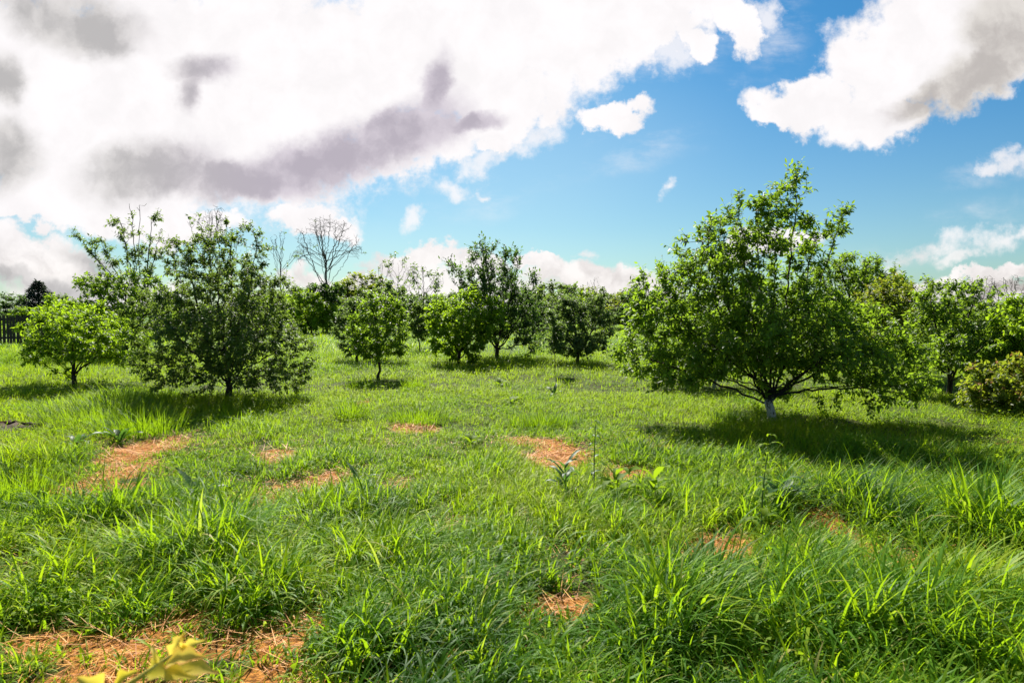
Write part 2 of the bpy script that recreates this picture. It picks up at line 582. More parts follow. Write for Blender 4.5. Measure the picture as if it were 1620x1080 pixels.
def tube(points, radii, k=6):
    """tube through points as arrays"""
    P = np.asarray(points, float)
    rings = []
    up = np.array([0.13, 0.31, 0.94])
    for i in range(len(P)):
        d = P[min(i + 1, len(P) - 1)] - P[max(i - 1, 0)]
        d /= max(np.linalg.norm(d), 1e-9)
        a = np.cross(d, up)
        if np.linalg.norm(a) < .2:
            a = np.cross(d, [1, 0, 0])
        a /= np.linalg.norm(a)
        b2 = np.cross(d, a)
        ang = np.arange(k) * 2 * math.pi / k
        rings.append(P[i] + radii[i] * (np.cos(ang)[:, None] * a + np.sin(ang)[:, None] * b2))
    V = np.concatenate(rings)
    q = []
    for i in range(len(P) - 1):
        for j in range(k):
            q.append([i * k + j, i * k + (j + 1) % k, (i + 1) * k + (j + 1) % k, (i + 1) * k + j])
    return V, np.array(q)


# ------------------------------------------------------------------ trees
def skeleton(rng, lobes, fork, n_attr, D, lean=(0, 0), trunk_base=None, limb_sag=0.0, limbs=True, kill=1.6, tropism=0.12, shell=0.5, clump=1.0, limb_lo=.67, tier=0.0, jit=.13):
    """branch nodes: trunk up to the fork, a limb into each lobe, then growth towards points spread through the lobes"""
    pos, par, main = [], [], []

    def path(start, pts, mk):
        cur = start
        for p in pts:
            pos.append(np.array(p, float))
            par.append(cur)
            main.append(mk)
            cur = len(pos) - 1
        return cur
    n = max(2, int(fork / D))
    wob = rng.normal(0, .02, (n + 1, 2))
    tr = [np.array([lean[0] * (i / n) + wob[i, 0] * (i > 0), lean[1] * (i / n) + wob[i, 1] * (i > 0), fork * i / n - (0.12 if i == 0 else 0)]) for i in range(n + 1)]
    top = path(-1, tr, True)
    if limbs:
        order = rng.permutation(len(lobes))
        for li in order:
            c, r = lobes[li]
            c = np.array(c)
            start = int(rng.integers(max(0, min(top, int(n * limb_lo))), top + 1))
            p0 = pos[start]
            p2 = c + rng.normal(0, .12, 3) * np.array(r)
            dxy = math.hypot(*(p2 - p0)[:2])
            p1 = p0 + np.array([(p2 - p0)[0] * .55, (p2 - p0)[1] * .55, max(.15, (p2 - p0)[2]) * .35 + dxy * (.12 - limb_sag)])
            m = max(3, int(np.linalg.norm(p2 - p0) / D))
            s = np.linspace(0, 1, m + 1)[1:, None]
            pts = (1 - s) ** 2 * p0 + 2 * s * (1 - s) * p1 + s ** 2 * p2
            pts = pts + rng.normal(0, jit * D, pts.shape)
            path(start, pts, False)
    vol = np.array([np.prod(r) for _, r in lobes]) ** .75
    cnt = np.maximum(6, (vol / vol.sum() * n_attr)).astype(int)
    A = []
    for (c, r), k in zip(lobes, cnt):
        d = unit(rng.normal(size=(k, 3)))
        rad = rng.random(k) ** (shell * .66)
        pts = d * rad[:, None] * np.array(r)
        if clump:                              # leafy clumps with gaps between
            kc = max(3, k // 26)
            cc = unit(rng.normal(size=(kc, 3))) * (rng.random(kc) ** (shell * .5))[:, None] * np.array(r)
            own = rng.integers(0, kc, k)
            alt = cc[own] + rng.normal(0, .17, (k, 3)) * np.mean(r) ** .5 * .6 * clump
            pts = np.where((rng.random(k) < .45)[:, None], alt, pts)
        A.append(np.array(c) + pts)
    A = np.concatenate(A)
    if tier:                                   # boughs in loose storeys, sloping down outwards
        ph = 2 * math.pi * (A[:, 2] + .22 * np.hypot(A[:, 0], A[:, 1]) + .12 * np.sin(1.7 * A[:, 0] + A[:, 1] * 1.3)) / tier
        A[:, 2] -= np.sin(ph) * tier / (2 * math.pi) * .85
    A = A[A[:, 2] > .12]
    pos_a = np.zeros((60000, 3))
    N = len(pos)
    pos_a[:N] = pos
    near = np.zeros(len(A), int)
    nd = np.full(len(A), 1e9)
    for k in range(N):
        if k < n * .5:
            continue
        d = np.linalg.norm(A - pos_a[k], axis=1)
        b_ = d < nd
        near[b_], nd[b_] = k, d[b_]
    alive = nd > kill * D
    nch = {}
    for it in range(140):
        if not alive.any():
            break
        ids = near[alive]
        dirs = unit(A[alive] - pos_a[ids])
        uq, inv = np.unique(ids, return_inverse=True)
        acc = np.zeros((len(uq), 3))
        np.add.at(acc, inv, dirs)
        acc = unit(acc + rng.normal(0, .25, acc.shape)) + np.array([0, 0, tropism])
        acc = unit(acc)
        new = []
        for j, u_ in enumerate(uq):
            if nch.get(u_, 0) >= 4:
                # worn-out node: drop its nearest attractors
                continue
            nch[u_] = nch.get(u_, 0) + 1
            p = pos_a[u_] + acc[j] * D * rng.uniform(.8, 1.2)
            pos_a[N] = p
            par.append(int(u_))
            main.append(False)
            new.append(N)
            N += 1
            if N >= 59990:
                break
        if not new or N >= 59990:
            break
        for k in new:
            d = np.linalg.norm(A - pos_a[k], axis=1)
            b_ = (d < nd)
            near[b_], nd[b_] = k, d[b_]
        alive &= nd > kill * D
    return pos_a[:N].copy(), np.array(par), np.array(main)


def radii_of(pos, par, r0, ex, rmax=None):
    n = len(pos)
    acc = np.zeros(n)
    leafy = np.ones(n, bool)
    leafy[par[par >= 0]] = False
    acc[leafy] = r0 ** ex
    for i in range(n - 1, -1, -1):
        if par[i] >= 0:
            acc[par[i]] += acc[i] + (r0 * .12) ** ex
    r = acc ** (1 / ex)
    if rmax:
        r = np.minimum(r, r * rmax / r.max()) if r.max() > rmax else r
    return r, leafy


def wood_geo(pos, par, rad, keep, k_of, flare=None):
    """tubes along the skeleton; the thickest child carries on its parent's ring"""
    n = len(pos)
    best = {}
    for i in range(n):
        p = par[i]
        if p >= 0 and (p not in best or rad[i] > rad[best[p]]):
            best[p] = i
    V, Q = [], []
    ring = {}
    frame = {}
    ref = Vector((1, .2, .1))
    P = [Vector(p) for p in pos]

    def mk(c, d, r, k, a0):
        a = a0 - d * a0.dot(d)
        if a.length < 1e-4:
            a = d.orthogonal()
        a.normalize()
        b_ = d.cross(a)
        s = len(V)
        for j in range(k):
            t = 2 * math.pi * j / k
            V.append(c + (a * math.cos(t) + b_ * math.sin(t)) * r)
        return s, a
    for i in range(n):
        p = par[i]
        if p < 0 or not keep[i]:
            continue
        d = P[i] - P[p]
        if d.length < 1e-6:
            continue
        d.normalize()
        k = k_of(rad[i])
        if best.get(p) == i and p in ring and ring[p][1] == k:
            s0, a0 = ring[p][0], frame[p]
        else:
            rr = rad[p] if best.get(p) == i else min(rad[p] * .9, rad[i] * 1.25)
            s0, a0 = mk(P[p], d, rr, k, frame.get(p, ref))
        s1, a1 = mk(P[i], d, rad[i], k, a0)
        ring[i], frame[i] = (s1, k), a1
        for j in range(k):
            Q.append((s0 + j, s0 + (j + 1) % k, s1 + (j + 1) % k, s1 + j))
    return np.array([v[:] for v in V]), np.array(Q)


def make_tree(name, label, cat, base, lobes, seed, leaf='plum', bark='bark', fork=.5, n_attr=900, D=.12, r0=.004, ex=2.25, rmax=None,
              n_leaf=12000, leaf_len=.065, leaf_w=.5, shoot=.16, up=.35, group=None, lean=(0, 0), lobes_local=False, depth=1.0,
              sag=0.0, thin=1.0, hang=0.25, tipred=0.0, shell=.5, tint_mid=.5, kill=1.6, rz=0.0, tropism=.12, clump=1.0, limb_lo=.67, tier=0.0, jit=.13):
    rng = np.random.default_rng(seed)
    if not lobes_local:                        # lobes measured on the photograph: (px, py, half width, half height, depth offset, depth scale)
        L = []
        for lb in lobes:
            px, py, rx, ry = lb[:4]
            dy = lb[4] if len(lb) > 4 else 0.0
            dsc = lb[5] if len(lb) > 5 else 1.0
            w = at_y(px, py, base[1] + dy)
            s = (base[1] + dy) / F
            L.append(((w[0] - base[0], dy, max(.2, w[2] - base[2])), (rx * s, rx * s * depth * dsc, ry * s)))
        lobes = L
    pos, par, main = skeleton(rng, lobes, fork, n_attr, D, lean, limb_sag=sag, shell=shell, kill=kill, tropism=tropism, clump=clump, limb_lo=limb_lo, tier=tier, jit=jit)
    # leafy shoots at thin nodes
    rad, leafy = radii_of(pos, par, r0, ex, rmax)
    zz = pos[:, 2]
    root = empty(name, tuple(base), label, cat, group, rz)
    cand = np.where((rad < r0 * 2.6) & (~main))[0]
    per = 8
    ns = max(1, n_leaf // per)
    shoots = None
    if n_leaf and len(cand):
        wgt = np.where(leafy[cand], 2.2, 1.0)
        if thin < 1:
            wgt = wgt * (rng.random(len(cand)) < thin)
        pick = rng.choice(cand, ns, p=wgt / wgt.sum())
        d0 = unit(pos[pick] - pos[np.maximum(par[pick], 0)])
        cen = np.array([0, 0, fork])
        outw = unit(pos[pick] - cen)
        sd = unit(d0 * .6 + outw * .55 + rng.normal(0, .55, (ns, 3)) + np.array([0, 0, up]))
        sl = shoot * rng.uniform(.45, 1.35, ns)
        s0 = pos[pick]
        s1 = s0 + sd * sl[:, None] * .55
        s2 = s1 + unit(sd + np.array([0, 0, -.12]) + rng.normal(0, .15, (ns, 3))) * sl[:, None] * .45
        shoots = (s0, s1, s2)
        # leaves
        g = Geo()
        tt = (np.arange(per) + .6) / per
        T = np.tile(tt, ns) + rng.normal(0, .05, ns * per)
        T = np.clip(T, .05, 1)[:, None]
        R = lambda a: np.repeat(a, per, axis=0)
        P = np.where(T < .55, R(s0) + (R(s1) - R(s0)) * T / .55, R(s1) + (R(s2) - R(s1)) * (T - .55) / .45)
        ax = unit(R(s2) - R(s0))
        side = unit(np.cross(ax, rng.normal(size=ax.shape)))
        sp = np.where(T > .93, .25, 1.0)
        A = unit(ax * .55 + side * sp + np.array([0, 0, -hang]))
        nrm = unit(np.array([0, 0, 1.0]) + rng.normal(0, .55, ax.shape) + .35 * R(outw))
        shoot_t = R(rng.normal(0, .16, ns))
        tint = tint_mid + shoot_t + rng.normal(0, .14, ns * per) + (T[:, 0] - .5) * .25
        tint = np.clip(tint, 0, .8 if tipred else 1)
        if tipred:
            redshoot = R(rng.random(ns) < tipred) & (T[:, 0] > .55) & (P[:, 2] > np.quantile(P[:, 2], .3))
            tint = np.where(redshoot, rng.uniform(.85, 1, len(tint)), tint)
        ll = leaf_len * rng.uniform(.65, 1.25, ns * per)
        V, polys, tn = leaf_geo(P, A, nrm, ll, ll * leaf_w * rng.uniform(.8, 1.15, ns * per), tint)
        g.add(V, polys, tn)
        g.build('crown', M[leaf], root)
    # wood
    k_of = lambda r: 9 if r > .045 else (6 if r > .015 else 3)
    for nm, keep in (('trunk', main), ('branches', ~main)):
        V, Q = wood_geo(pos, par, rad, keep, k_of)
        if nm == 'branches' and shoots is not None:
            rr = r0 * .45
            a = unit(np.cross(shoots[1] - shoots[0], [.3, .2, 1.])) * rr
            c = unit(np.cross(a, shoots[1] - shoots[0])) * rr
            ringv = []
            for s_, f in zip(shoots, (1.2, 1, .5)):
                ringv += [s_ + a * f, s_ - a * .5 * f + c * .87 * f, s_ - a * .5 * f - c * .87 * f]
            VV = np.stack(ringv, 1).reshape(-1, 3)
            b0 = np.arange(ns)[:, None] * 9 + len(V)
            qq = np.concatenate([b0 + [l * 3 + j, l * 3 + (j + 1) % 3, l * 3 + 3 + (j + 1) % 3, l * 3 + 3 + j] for l in (0, 1) for j in range(3)])
            V, Q = np.concatenate([V, VV]), np.concatenate([Q, qq])
        if nm == 'trunk':                     # root flare
            z = V[:, 2]
            fl = 1 + .35 * np.clip(1 - z / .22, 0, 1.3) ** 2
            V[:, 0] *= fl
            V[:, 1] *= fl
        np_mesh(nm, V, [Q], M[bark], None, root)
    return root


def base_at(px, py):
    p = at(px, py)
    p[2] = float(gz(p[0], p[1]))
    return p


ORCH = 'fruit trees standing in the meadow'
make_tree('fruit_tree', 'large spreading tree with whitewashed trunk base on the right', 'tree', base_at(1220, 668), [
    (1190, 500, 130, 105, 0, 1.1), (1068, 500, 80, 84), (1042, 470, 46, 46, .2), (1132, 385, 40, 36), (1390, 545, 62, 42), (1040, 572, 74, 40), (1120, 440, 85, 60, .2), (1095, 590, 70, 30, -.6), (1350, 560, 85, 60),
    (1400, 605, 72, 36), (1330, 520, 80, 55, .4), (1234, 342, 46, 62), (1260, 296, 26, 26), (1195, 330, 20, 24), (1180, 390, 70, 50), (1290, 385, 48, 42, .2),
    (1330, 355, 22, 24), (1118, 372, 24, 32), (1165, 330, 18, 26), (1230, 535, 105, 45, -.9), (1315, 572, 72, 28, -1.0), (1180, 520, 110, 70, 1.0), (1440, 625, 34, 18), (1000, 560, 34, 38)],
    seed=3, leaf='plum', bark='limebark', fork=.5, n_attr=2600, D=.10, r0=.0042, ex=2.28, n_leaf=46000, leaf_len=.080, leaf_w=.44, clump=1.2, tier=.52, shoot=.2, up=.3, sag=.02, group=ORCH)
make_tree('fruit_tree', 'broad dense tree with dark trunk and small leaves on the left', 'tree', base_at(362, 632), [
    (360, 500, 105, 95, 0, 1.1), (330, 405, 62, 48), (385, 410, 40, 50), (300, 420, 45, 40), (445, 555, 58, 55), (265, 555, 55, 50), (290, 600, 60, 28, -.4),
    (400, 590, 75, 30, -.6), (240, 500, 45, 45, .3), (420, 470, 45, 45, .2), (455, 600, 36, 18), (350, 540, 95, 55, -1.0), (360, 500, 85, 75, 1.0), (232, 580, 36, 26), (365, 372, 16, 26), (405, 385, 14, 22)],
    seed=5, leaf='dull', fork=.42, n_attr=2800, D=.10, r0=.004, ex=2.3, tier=.5, n_leaf=50000, leaf_len=.055, leaf_w=.55, shoot=.16, up=.25, sag=.02, group=ORCH)
make_tree('fruit_tree', 'low vase-shaped light green tree at the far left', 'tree', base_at(120, 609), [
    (126, 532, 70, 40, 0, 1), (74, 560, 36, 14), (190, 545, 50, 30), (98, 500, 26, 20), (150, 505, 36, 24), (42, 562, 18, 7), (120, 540, 70, 36, -.7), (115, 520, 70, 36, .7)],
    seed=8, leaf='bright', fork=.25, n_attr=1300, D=.12, r0=.005, n_leaf=14000, leaf_len=.085, leaf_w=.5, shoot=.17, group=ORCH)
make_tree('young_fruit_tree', 'slender young tree with thin straight trunk left of the middle', 'tree', base_at(600, 600), [
    (602, 530, 42, 42, 0, 1), (590, 490, 24, 24), (622, 500, 22, 26), (572, 540, 18, 22), (602, 548, 40, 22)],
    seed=9, leaf='plum', fork=.7, n_attr=800, D=.11, r0=.005, n_leaf=6500, leaf_len=.085, leaf_w=.5, shoot=.2, rmax=.06, group=ORCH)
make_tree('fruit_tree', 'dull green rounded tree behind the slender young tree', 'tree', base_at(565, 572), [
    (580, 508, 52, 42, 0, 1), (552, 520, 24, 36), (610, 480, 36, 26), (570, 540, 40, 24)],
    seed=10, leaf='grey', fork=.5, n_attr=700, D=.16, r0=.007, n_leaf=8000, leaf_len=.11, leaf_w=.55, shoot=.22, group=ORCH)
make_tree('young_fruit_tree', 'small narrow young tree in the gap left of the light green tree', 'tree', base_at(663, 560), [
    (664, 520, 20, 24, 0, 1), (660, 498, 14, 16)],
    seed=12, leaf='dull', fork=.5, n_attr=260, D=.14, r0=.006, n_leaf=2600, leaf_len=.11, leaf_w=.5, shoot=.2, rmax=.05, group=ORCH)
make_tree('fruit_tree', 'round light yellow-green tree with short trunk in the middle', 'tree', base_at(727, 578), [
    (735, 520, 56, 44, 0, 1), (745, 480, 28, 24), (700, 505, 26, 30), (780, 510, 22, 32), (790, 488, 10, 16), (720, 550, 46, 22)],
    seed=14, leaf='bright', fork=.4, n_attr=900, D=.14, r0=.007, n_leaf=9500, leaf_len=.11, leaf_w=.55, shoot=.22, tint_mid=.55, group=ORCH)
make_tree('fruit_tree', 'tall dark tree with upright plumes behind the light green tree', 'tree', base_at(785, 571), [
    (775, 470, 52, 46, 0, 1), (722, 436, 18, 26), (762, 412, 20, 28), (770, 400, 10, 16), (800, 425, 20, 30), (820, 418, 16, 22), (842, 452, 12, 28), (815, 500, 38, 30),
    (835, 540, 32, 20), (780, 500, 55, 45, .6), (740, 430, 12, 24), (838, 480, 18, 20)],
    seed=16, leaf='dark', fork=.5, n_attr=1200, D=.15, r0=.007, n_leaf=12000, leaf_len=.12, leaf_w=.42, shoot=.36, up=.8, hang=-.1, group=ORCH, tropism=.25)
make_tree('fruit_tree', 'dense grey-green round tree right of the middle', 'tree', base_at(913, 577), [
    (915, 522, 48, 44, 0, 1), (905, 490, 30, 24), (945, 505, 24, 34), (880, 520, 20, 34), (915, 545, 46, 20)],
    seed=18, leaf='grey', fork=.45, n_attr=900, D=.14, r0=.007, n_leaf=11000, leaf_len=.10, leaf_w=.45, shoot=.22, tint_mid=.4, group=ORCH)
make_tree('young_fruit_tree', 'thin sapling on a bare stem left of the grey-green tree', 'tree', base_at(877, 596), [
    (878, 535, 15, 32, 0, 1), (874, 510, 10, 18)],
    seed=19, leaf='grey', fork=.75, n_attr=220, D=.11, r0=.004, n_leaf=1700, leaf_len=.09, leaf_w=.42, shoot=.16, rmax=.03, group=ORCH)
make_tree('fruit_tree', 'low green tree half hidden behind the whitewashed tree', 'tree', base_at(1133, 614), [
    (1120, 545, 80, 45, 0, 1), (1070, 570, 46, 30), (1180, 545, 60, 40), (1110, 585, 66, 20)],
    seed=21, leaf='bright', fork=.4, n_attr=900, D=.13, r0=.005, n_leaf=9000, leaf_len=.09, leaf_w=.5, shoot=.2, bark='limebark', group=ORCH)
make_tree('fruit_tree', 'dark-stemmed spreading tree by the orange-tipped bush', 'tree', base_at(1500, 624), [
    (1510, 540, 95, 52, 0, 1), (1500, 480, 60, 34), (1590, 520, 45, 45), (1440, 540, 40, 45), (1540, 475, 24, 26), (1470, 455, 16, 20), (1510, 560, 80, 36, -.7), (1580, 560, 40, 24)],
    seed=23, leaf='plum', fork=.45, n_attr=1600, D=.12, r0=.005, n_leaf=18000, leaf_len=.075, leaf_w=.5, shoot=.18, tint_mid=.4, group=ORCH)
make_tree('fruit_tree', 'flat-topped dark green tree rising behind the whitewashed tree', 'tree', base_at(1365, 590), [
    (1355, 445, 70, 30, 0, 1), (1330, 420, 28, 18), (1390, 450, 40, 28), (1345, 490, 60, 40)],
    seed=25, leaf='plum', fork=1.0, n_attr=900, D=.14, r0=.006, n_leaf=11000, leaf_len=.10, leaf_w=.42, shoot=.22, up=.05, group=ORCH)
make_tree('fruit_tree', 'yellow-green tree with reddish shoot tips right of the whitewashed tree', 'tree', base_at(1410, 604), [
    (1405, 490, 45, 42, 0, 1), (1400, 455, 24, 16), (1430, 470, 24, 18), (1385, 505, 30, 40), (1420, 540, 50, 40)],
    seed=27, leaf='red', fork=.6, n_attr=800, D=.13, r0=.005, n_leaf=9000, leaf_len=.085, leaf_w=.45, shoot=.22, up=.5, tipred=.16, group=ORCH)
make_tree('fruit_tree', 'bright green tree cut by the right edge of the photo', 'tree', base_at(1640, 640), [
    (1625, 530, 55, 46, 0, 1), (1600, 500, 26, 24), (1612, 485, 18, 16), (1670, 510, 60, 60), (1605, 550, 30, 24)],
    seed=29, leaf='bright', fork=.5, n_attr=800, D=.12, r0=.005, n_leaf=9000, leaf_len=.085, leaf_w=.5, shoot=.18, group=ORCH)
make_tree('bush', 'low bush with orange young tips at the right edge', 'bush', base_at(1592, 656), [
    (1600, 618, 54, 32, 0, 1), (1562, 612, 30, 20), (1630, 592, 42, 28), (1542, 628, 22, 16), (1600, 642, 64, 18), (1585, 590, 14, 14), (1655, 610, 40, 40)],
    seed=31, leaf='red', fork=.14, n_attr=700, D=.08, r0=.003, clump=1.6, n_leaf=9000, leaf_len=.075, leaf_w=.5, shoot=.14, up=.4, tipred=.20, bark='bark', tint_mid=.3)
make_tree('tall_tree', 'tall open tree with a leafy fan of branches behind the broad left tree', 'tree', base_at(222, 560), [
    (218, 405, 22, 40, 0, 1), (160, 388, 26, 9), (128, 376, 16, 7), (145, 397, 18, 8), (190, 350, 16, 14), (243, 345, 14, 16), (222, 330, 14, 14), (205, 328, 10, 12), (255, 365, 10, 14), (180, 415, 26, 12), (245, 400, 14, 30), (200, 375, 16, 18)],
    seed=33, leaf='dull', fork=2.4, n_attr=800, D=.17, r0=.008, n_leaf=3400, leaf_len=.12, leaf_w=.42, shoot=.28, up=.1, thin=.4, bark='greybark', limb_lo=.45, clump=.6)
make_tree('tree', 'leafy green tree below the tall open tree', 'tree', base_at(190, 566), [
    (200, 470, 62, 40, 0, 1), (160, 455, 34, 24), (150, 490, 30, 26), (225, 500, 60, 46), (180, 510, 60, 36)],
    seed=35, leaf='plum', fork=.7, n_attr=900, D=.18, r0=.008, n_leaf=9000, leaf_len=.13, leaf_w=.5, shoot=.26, tint_mid=.6)

# --- bare trees far behind: trunk and fine twigs, few leaves
BARE = 'bare trees along the far edge of the orchard'


def bare(label, px, py, top, hw, low, seed, leaf_n=0, r0=.0075, na=900, D=.2, nl=15, rmax=.15, skew=0.0):
    """trunk drawn up to two thirds of the height, long limbs rising in a fan, fine twigs round their ends"""
    rng = np.random.default_rng(seed)
    b = base_at(px, py)
    mid = (top + low) / 2
    lobes = []
    for k in range(nl):
        a = math.radians(rng.uniform(-12, 192)) if k else math.pi / 2
        q = rng.uniform(.55, 1.0)
        x = px + skew * hw + math.cos(a) * hw * q
        y = mid - math.sin(a) * (mid - top) * q * .92
        lobes.append((x, y, hw * rng.uniform(.16, .3), hw * rng.uniform(.2, .36), rng.normal(0, .35) * hw * b[1] / F))
    fork = (at_y(px, mid, b[1])[2] - b[2]) * 1.0
    return make_tree('bare_tree', label, 'tree', b, lobes, seed, leaf='grey', bark='greybark', fork=fork, n_attr=na, D=D, r0=r0, ex=2.5, rmax=rmax,
                     n_leaf=leaf_n, leaf_len=.2, shoot=.4, thin=.4, group=BARE, shell=.9, tropism=.22, kill=1.15, clump=0, limb_lo=.5, jit=.22)


bare('tallest bare tree with a wide fan of twigs left of the middle', 517, 526, 346, 52, 455, 41, 40, nl=26, na=2600, D=.16)
bare('narrow bare tree left of the tallest bare tree', 445, 526, 360, 24, 460, 42, 60, nl=14, r0=.010)
bare('bare twiggy top showing above the broad left tree', 335, 540, 326, 44, 440, 43, 60, nl=18, na=1200)
bare('thin bare tree with sparse leaf behind the slender young tree', 630, 530, 405, 30, 480, 44, 260, nl=14)
bare('bare tree with a scatter of leaves right of the thin bare one', 671, 530, 422, 34, 485, 45, 420, nl=14)
bare('slight bare tree left of the thin one with sparse leaf', 603, 530, 412, 16, 470, 50, 60, nl=9, na=500)
bare('small bare tree showing between the grey-green and whitewashed trees', 942, 528, 436, 18, 490, 46, 0, nl=10, na=600)
bare('low bare shrubby tree beside the small bare tree', 972, 528, 462, 22, 500, 47, 30, nl=10, na=600)
bare('bare crown of long rods at the right', 1550, 548, 430, 34, 510, 48, 50, nl=7, na=200)
bare('bare tangled crown at the right edge', 1600, 545, 432, 40, 500, 49, 0, nl=18, na=1300, D=.16)
make_tree('ivied_tree', 'dark leafy tree standing under the tallest bare tree', 'tree', base_at(511, 527), [
    (512, 470, 24, 20), (514, 495, 10, 26), (530, 465, 16, 14)], seed=51, leaf='dark', fork=1.6, n_attr=300, D=.3, r0=.014, n_leaf=2600, leaf_len=.24, shoot=.4)

# --- far hedgerow: five kinds, copied
FAR = 'trees of the far hedgerow'
protos = []
kinds = [('green', 'dull', 1.0), ('dark green', 'dark', 1.0), ('light green', 'bright', 1.0), ('grey-green', 'grey', 1.0), ('bronze-green', 'red', 1.0)]
for i, (nm, lf, _) in enumerate(kinds):
    h = [4.0, 4.2, 3.2, 3.6, 4.4][i]
    r = [1.9, 2.0, 1.8, 2.2, 1.7][i]
    lob = [((0, 0, h * .58), (r, r, h * .36)), ((r * .5, .2, h * .78), (r * .5, r * .5, h * .22)), ((-r * .6, 0, h * .62), (r * .55, r * .6, h * .28)),
           ((0.1, -.3, h * .34), (r * 1.05, r, h * .28)), ((-.2, 0, h * .86), (r * .4, r * .4, h * .16))]
    t = make_tree('hedgerow_tree', nm, 'tree', (0, 0, 0), lob, 60 + i, leaf=lf, fork=.7, n_attr=420, D=.3, r0=.012, n_leaf=5200, leaf_len=.24, leaf_w=.5,
                  shoot=.45, lobes_local=True, group=FAR, tint_mid=.5, tipred=.04 if lf == 'red' else 0)
    protos.append(t)
far = [  # px of the trunk, py of the top, distance, kind, where
    (-60, 470, 72, 0, 'beyond the fence outside the left edge'),
    (12, 466, 74, 1, 'at the left edge beyond the fence'),
    (98, 470, 76, 3, 'right of the conifer beyond the fence'),
    (42, 492, 44, 2, 'bushy and low just behind the fence at the left'),
    (88, 480, 46, 2, 'bushy above the fence right of the conifer'),
    (132, 484, 50, 2, 'above the right end of the fence'),
    (262, 470, 50, 1, 'in the gap between the two left trees'),
    (300, 478, 58, 0, 'hidden low behind the broad left tree'),
    (420, 470, 60, 0, 'right of the broad left tree crown'),
    (465, 462, 62, 3, 'between the narrow bare tree and the tallest bare tree'),
    (492, 474, 48, 2, 'just left of the dark ivied trunk'),
    (548, 452, 60, 4, 'right of the tallest bare tree'),
    (575, 442, 62, 4, 'bronze and high behind the rounded dull tree'),
    (640, 470, 58, 0, 'behind the thin bare tree'),
    (690, 478, 60, 2, 'low between the bare tree and the light green tree'),
    (852, 470, 50, 0, 'right of the tall dark plumed tree'),
    (872, 458, 60, 3, 'above the thin sapling'),
    (908, 466, 62, 2, 'peeping over the grey-green tree'),
    (955, 468, 60, 0, 'right of the small bare tree'),
    (985, 472, 56, 4, 'left of the whitewashed tree crown'),
    (1018, 462, 50, 1, 'touching the left side of the whitewashed tree crown'),
    (1080, 475, 60, 0, 'behind the left half of the whitewashed tree'),
    (1440, 470, 44, 0, 'between the red-tipped tree and the dark-stemmed tree'),
    (1478, 474, 50, 1, 'behind the top of the dark-stemmed tree'),
    (1525, 476, 52, 3, 'below the bare rods at the right'),
    (1570, 478, 48, 0, 'below the bare tangled crown at the right'),
    (1618, 480, 46, 4, 'behind the bright tree at the right edge'),
    (1680, 470, 50, 0, 'outside the right edge of the photo'),
    (382, 468, 61, 4, 'just behind the right shoulder of the broad left tree'),
    (440, 474, 54, 2, 'at the foot of the narrow bare tree'),
    (532, 474, 51, 0, 'just right of the dark ivied trunk'),
    (602, 460, 57, 0, 'behind the slight bare tree'),
    (655, 476, 53, 1, 'at the foot of the bare tree with scattered leaves'),
    (716, 472, 56, 3, 'left of the tall dark plumed tree'),
    (832, 466, 55, 1, 'close against the right side of the tall plumed tree'),
    (888, 474, 52, 0, 'low between the thin sapling and the grey-green tree'),
    (930, 464, 65, 4, 'at the foot of the small bare tree'),
    (1002, 470, 61, 3, 'beside the low bare shrubby tree'),
]
hs = [4.0, 4.2, 3.2, 3.6, 4.4]
used = set()
rr = random.Random(4)
for (px, py, Y, k, where) in far:
    w = at_y(px, py - (9 if 400 < px < 1030 else 3), Y)
    sc = w[2] / (hs[k] * 1.02)
    wd = sc * rr.uniform(.95, 1.35)
    lab = f'{kinds[k][0]} far tree {where}'
    if k not in used:
        used.add(k)
        o = protos[k]
        o.location, o.rotation_euler, o.scale = (w[0], Y, 0), (0, 0, rr.uniform(0, 6)), (wd, wd, sc)
        o['label'] = lab
    else:
        dup(protos[k], (w[0], Y, 0), rr.uniform(0, 6), (wd, wd, sc), lab)


def conifer(label, px, py, Y, seed):
    rng = np.random.default_rng(seed)
    w = at_y(px, py, Y)
    H = w[2]
    root = empty('conifer_tree', (w[0], Y, 0), label, 'tree')
    V, Q = tube([(0, 0, 0), (0, 0, H * .5), (0, 0, H)], [.2, .12, .02], 7)
    np_mesh('trunk', V, [Q], M['bark'], None, root)
    n = 5200
    t = rng.random(n) ** .7
    z = H * (1 - .9 * t)
    az = rng.integers(0, 17, n) * (2 * math.pi / 17) + rng.normal(0, .12, n) + np.round(t * 14) * .9
    rmaxx = H * .62 * t ** .85 * (1 + .18 * np.sin(np.round(t * 14) * 2.1))
    rad = rmaxx * np.sqrt(rng.random(n))
    zz = z - rad * .12 + (np.round(t * 14) / 14 - t) * H * .5
    P = np.stack([rad * np.cos(az), rad * np.sin(az), np.clip(zz, .2, H)], 1)
    A = np.stack([np.cos(az), np.sin(az), np.full(n, -.1)], 1) + rng.normal(0, .35, (n, 3))
    g = Geo()
    ll = rng.uniform(.25, .5, n) * H / 5
    g.add(*leaf_geo(P, A, np.array([0, 0, 1.]) + rng.normal(0, .3, (n, 3)), ll, ll * .35, rng.random(n)))
    g.build('crown', M['conifer'], root)


conifer('dark conifer with pointed top far beyond the fence at the left', 60, 444, 78, 71)

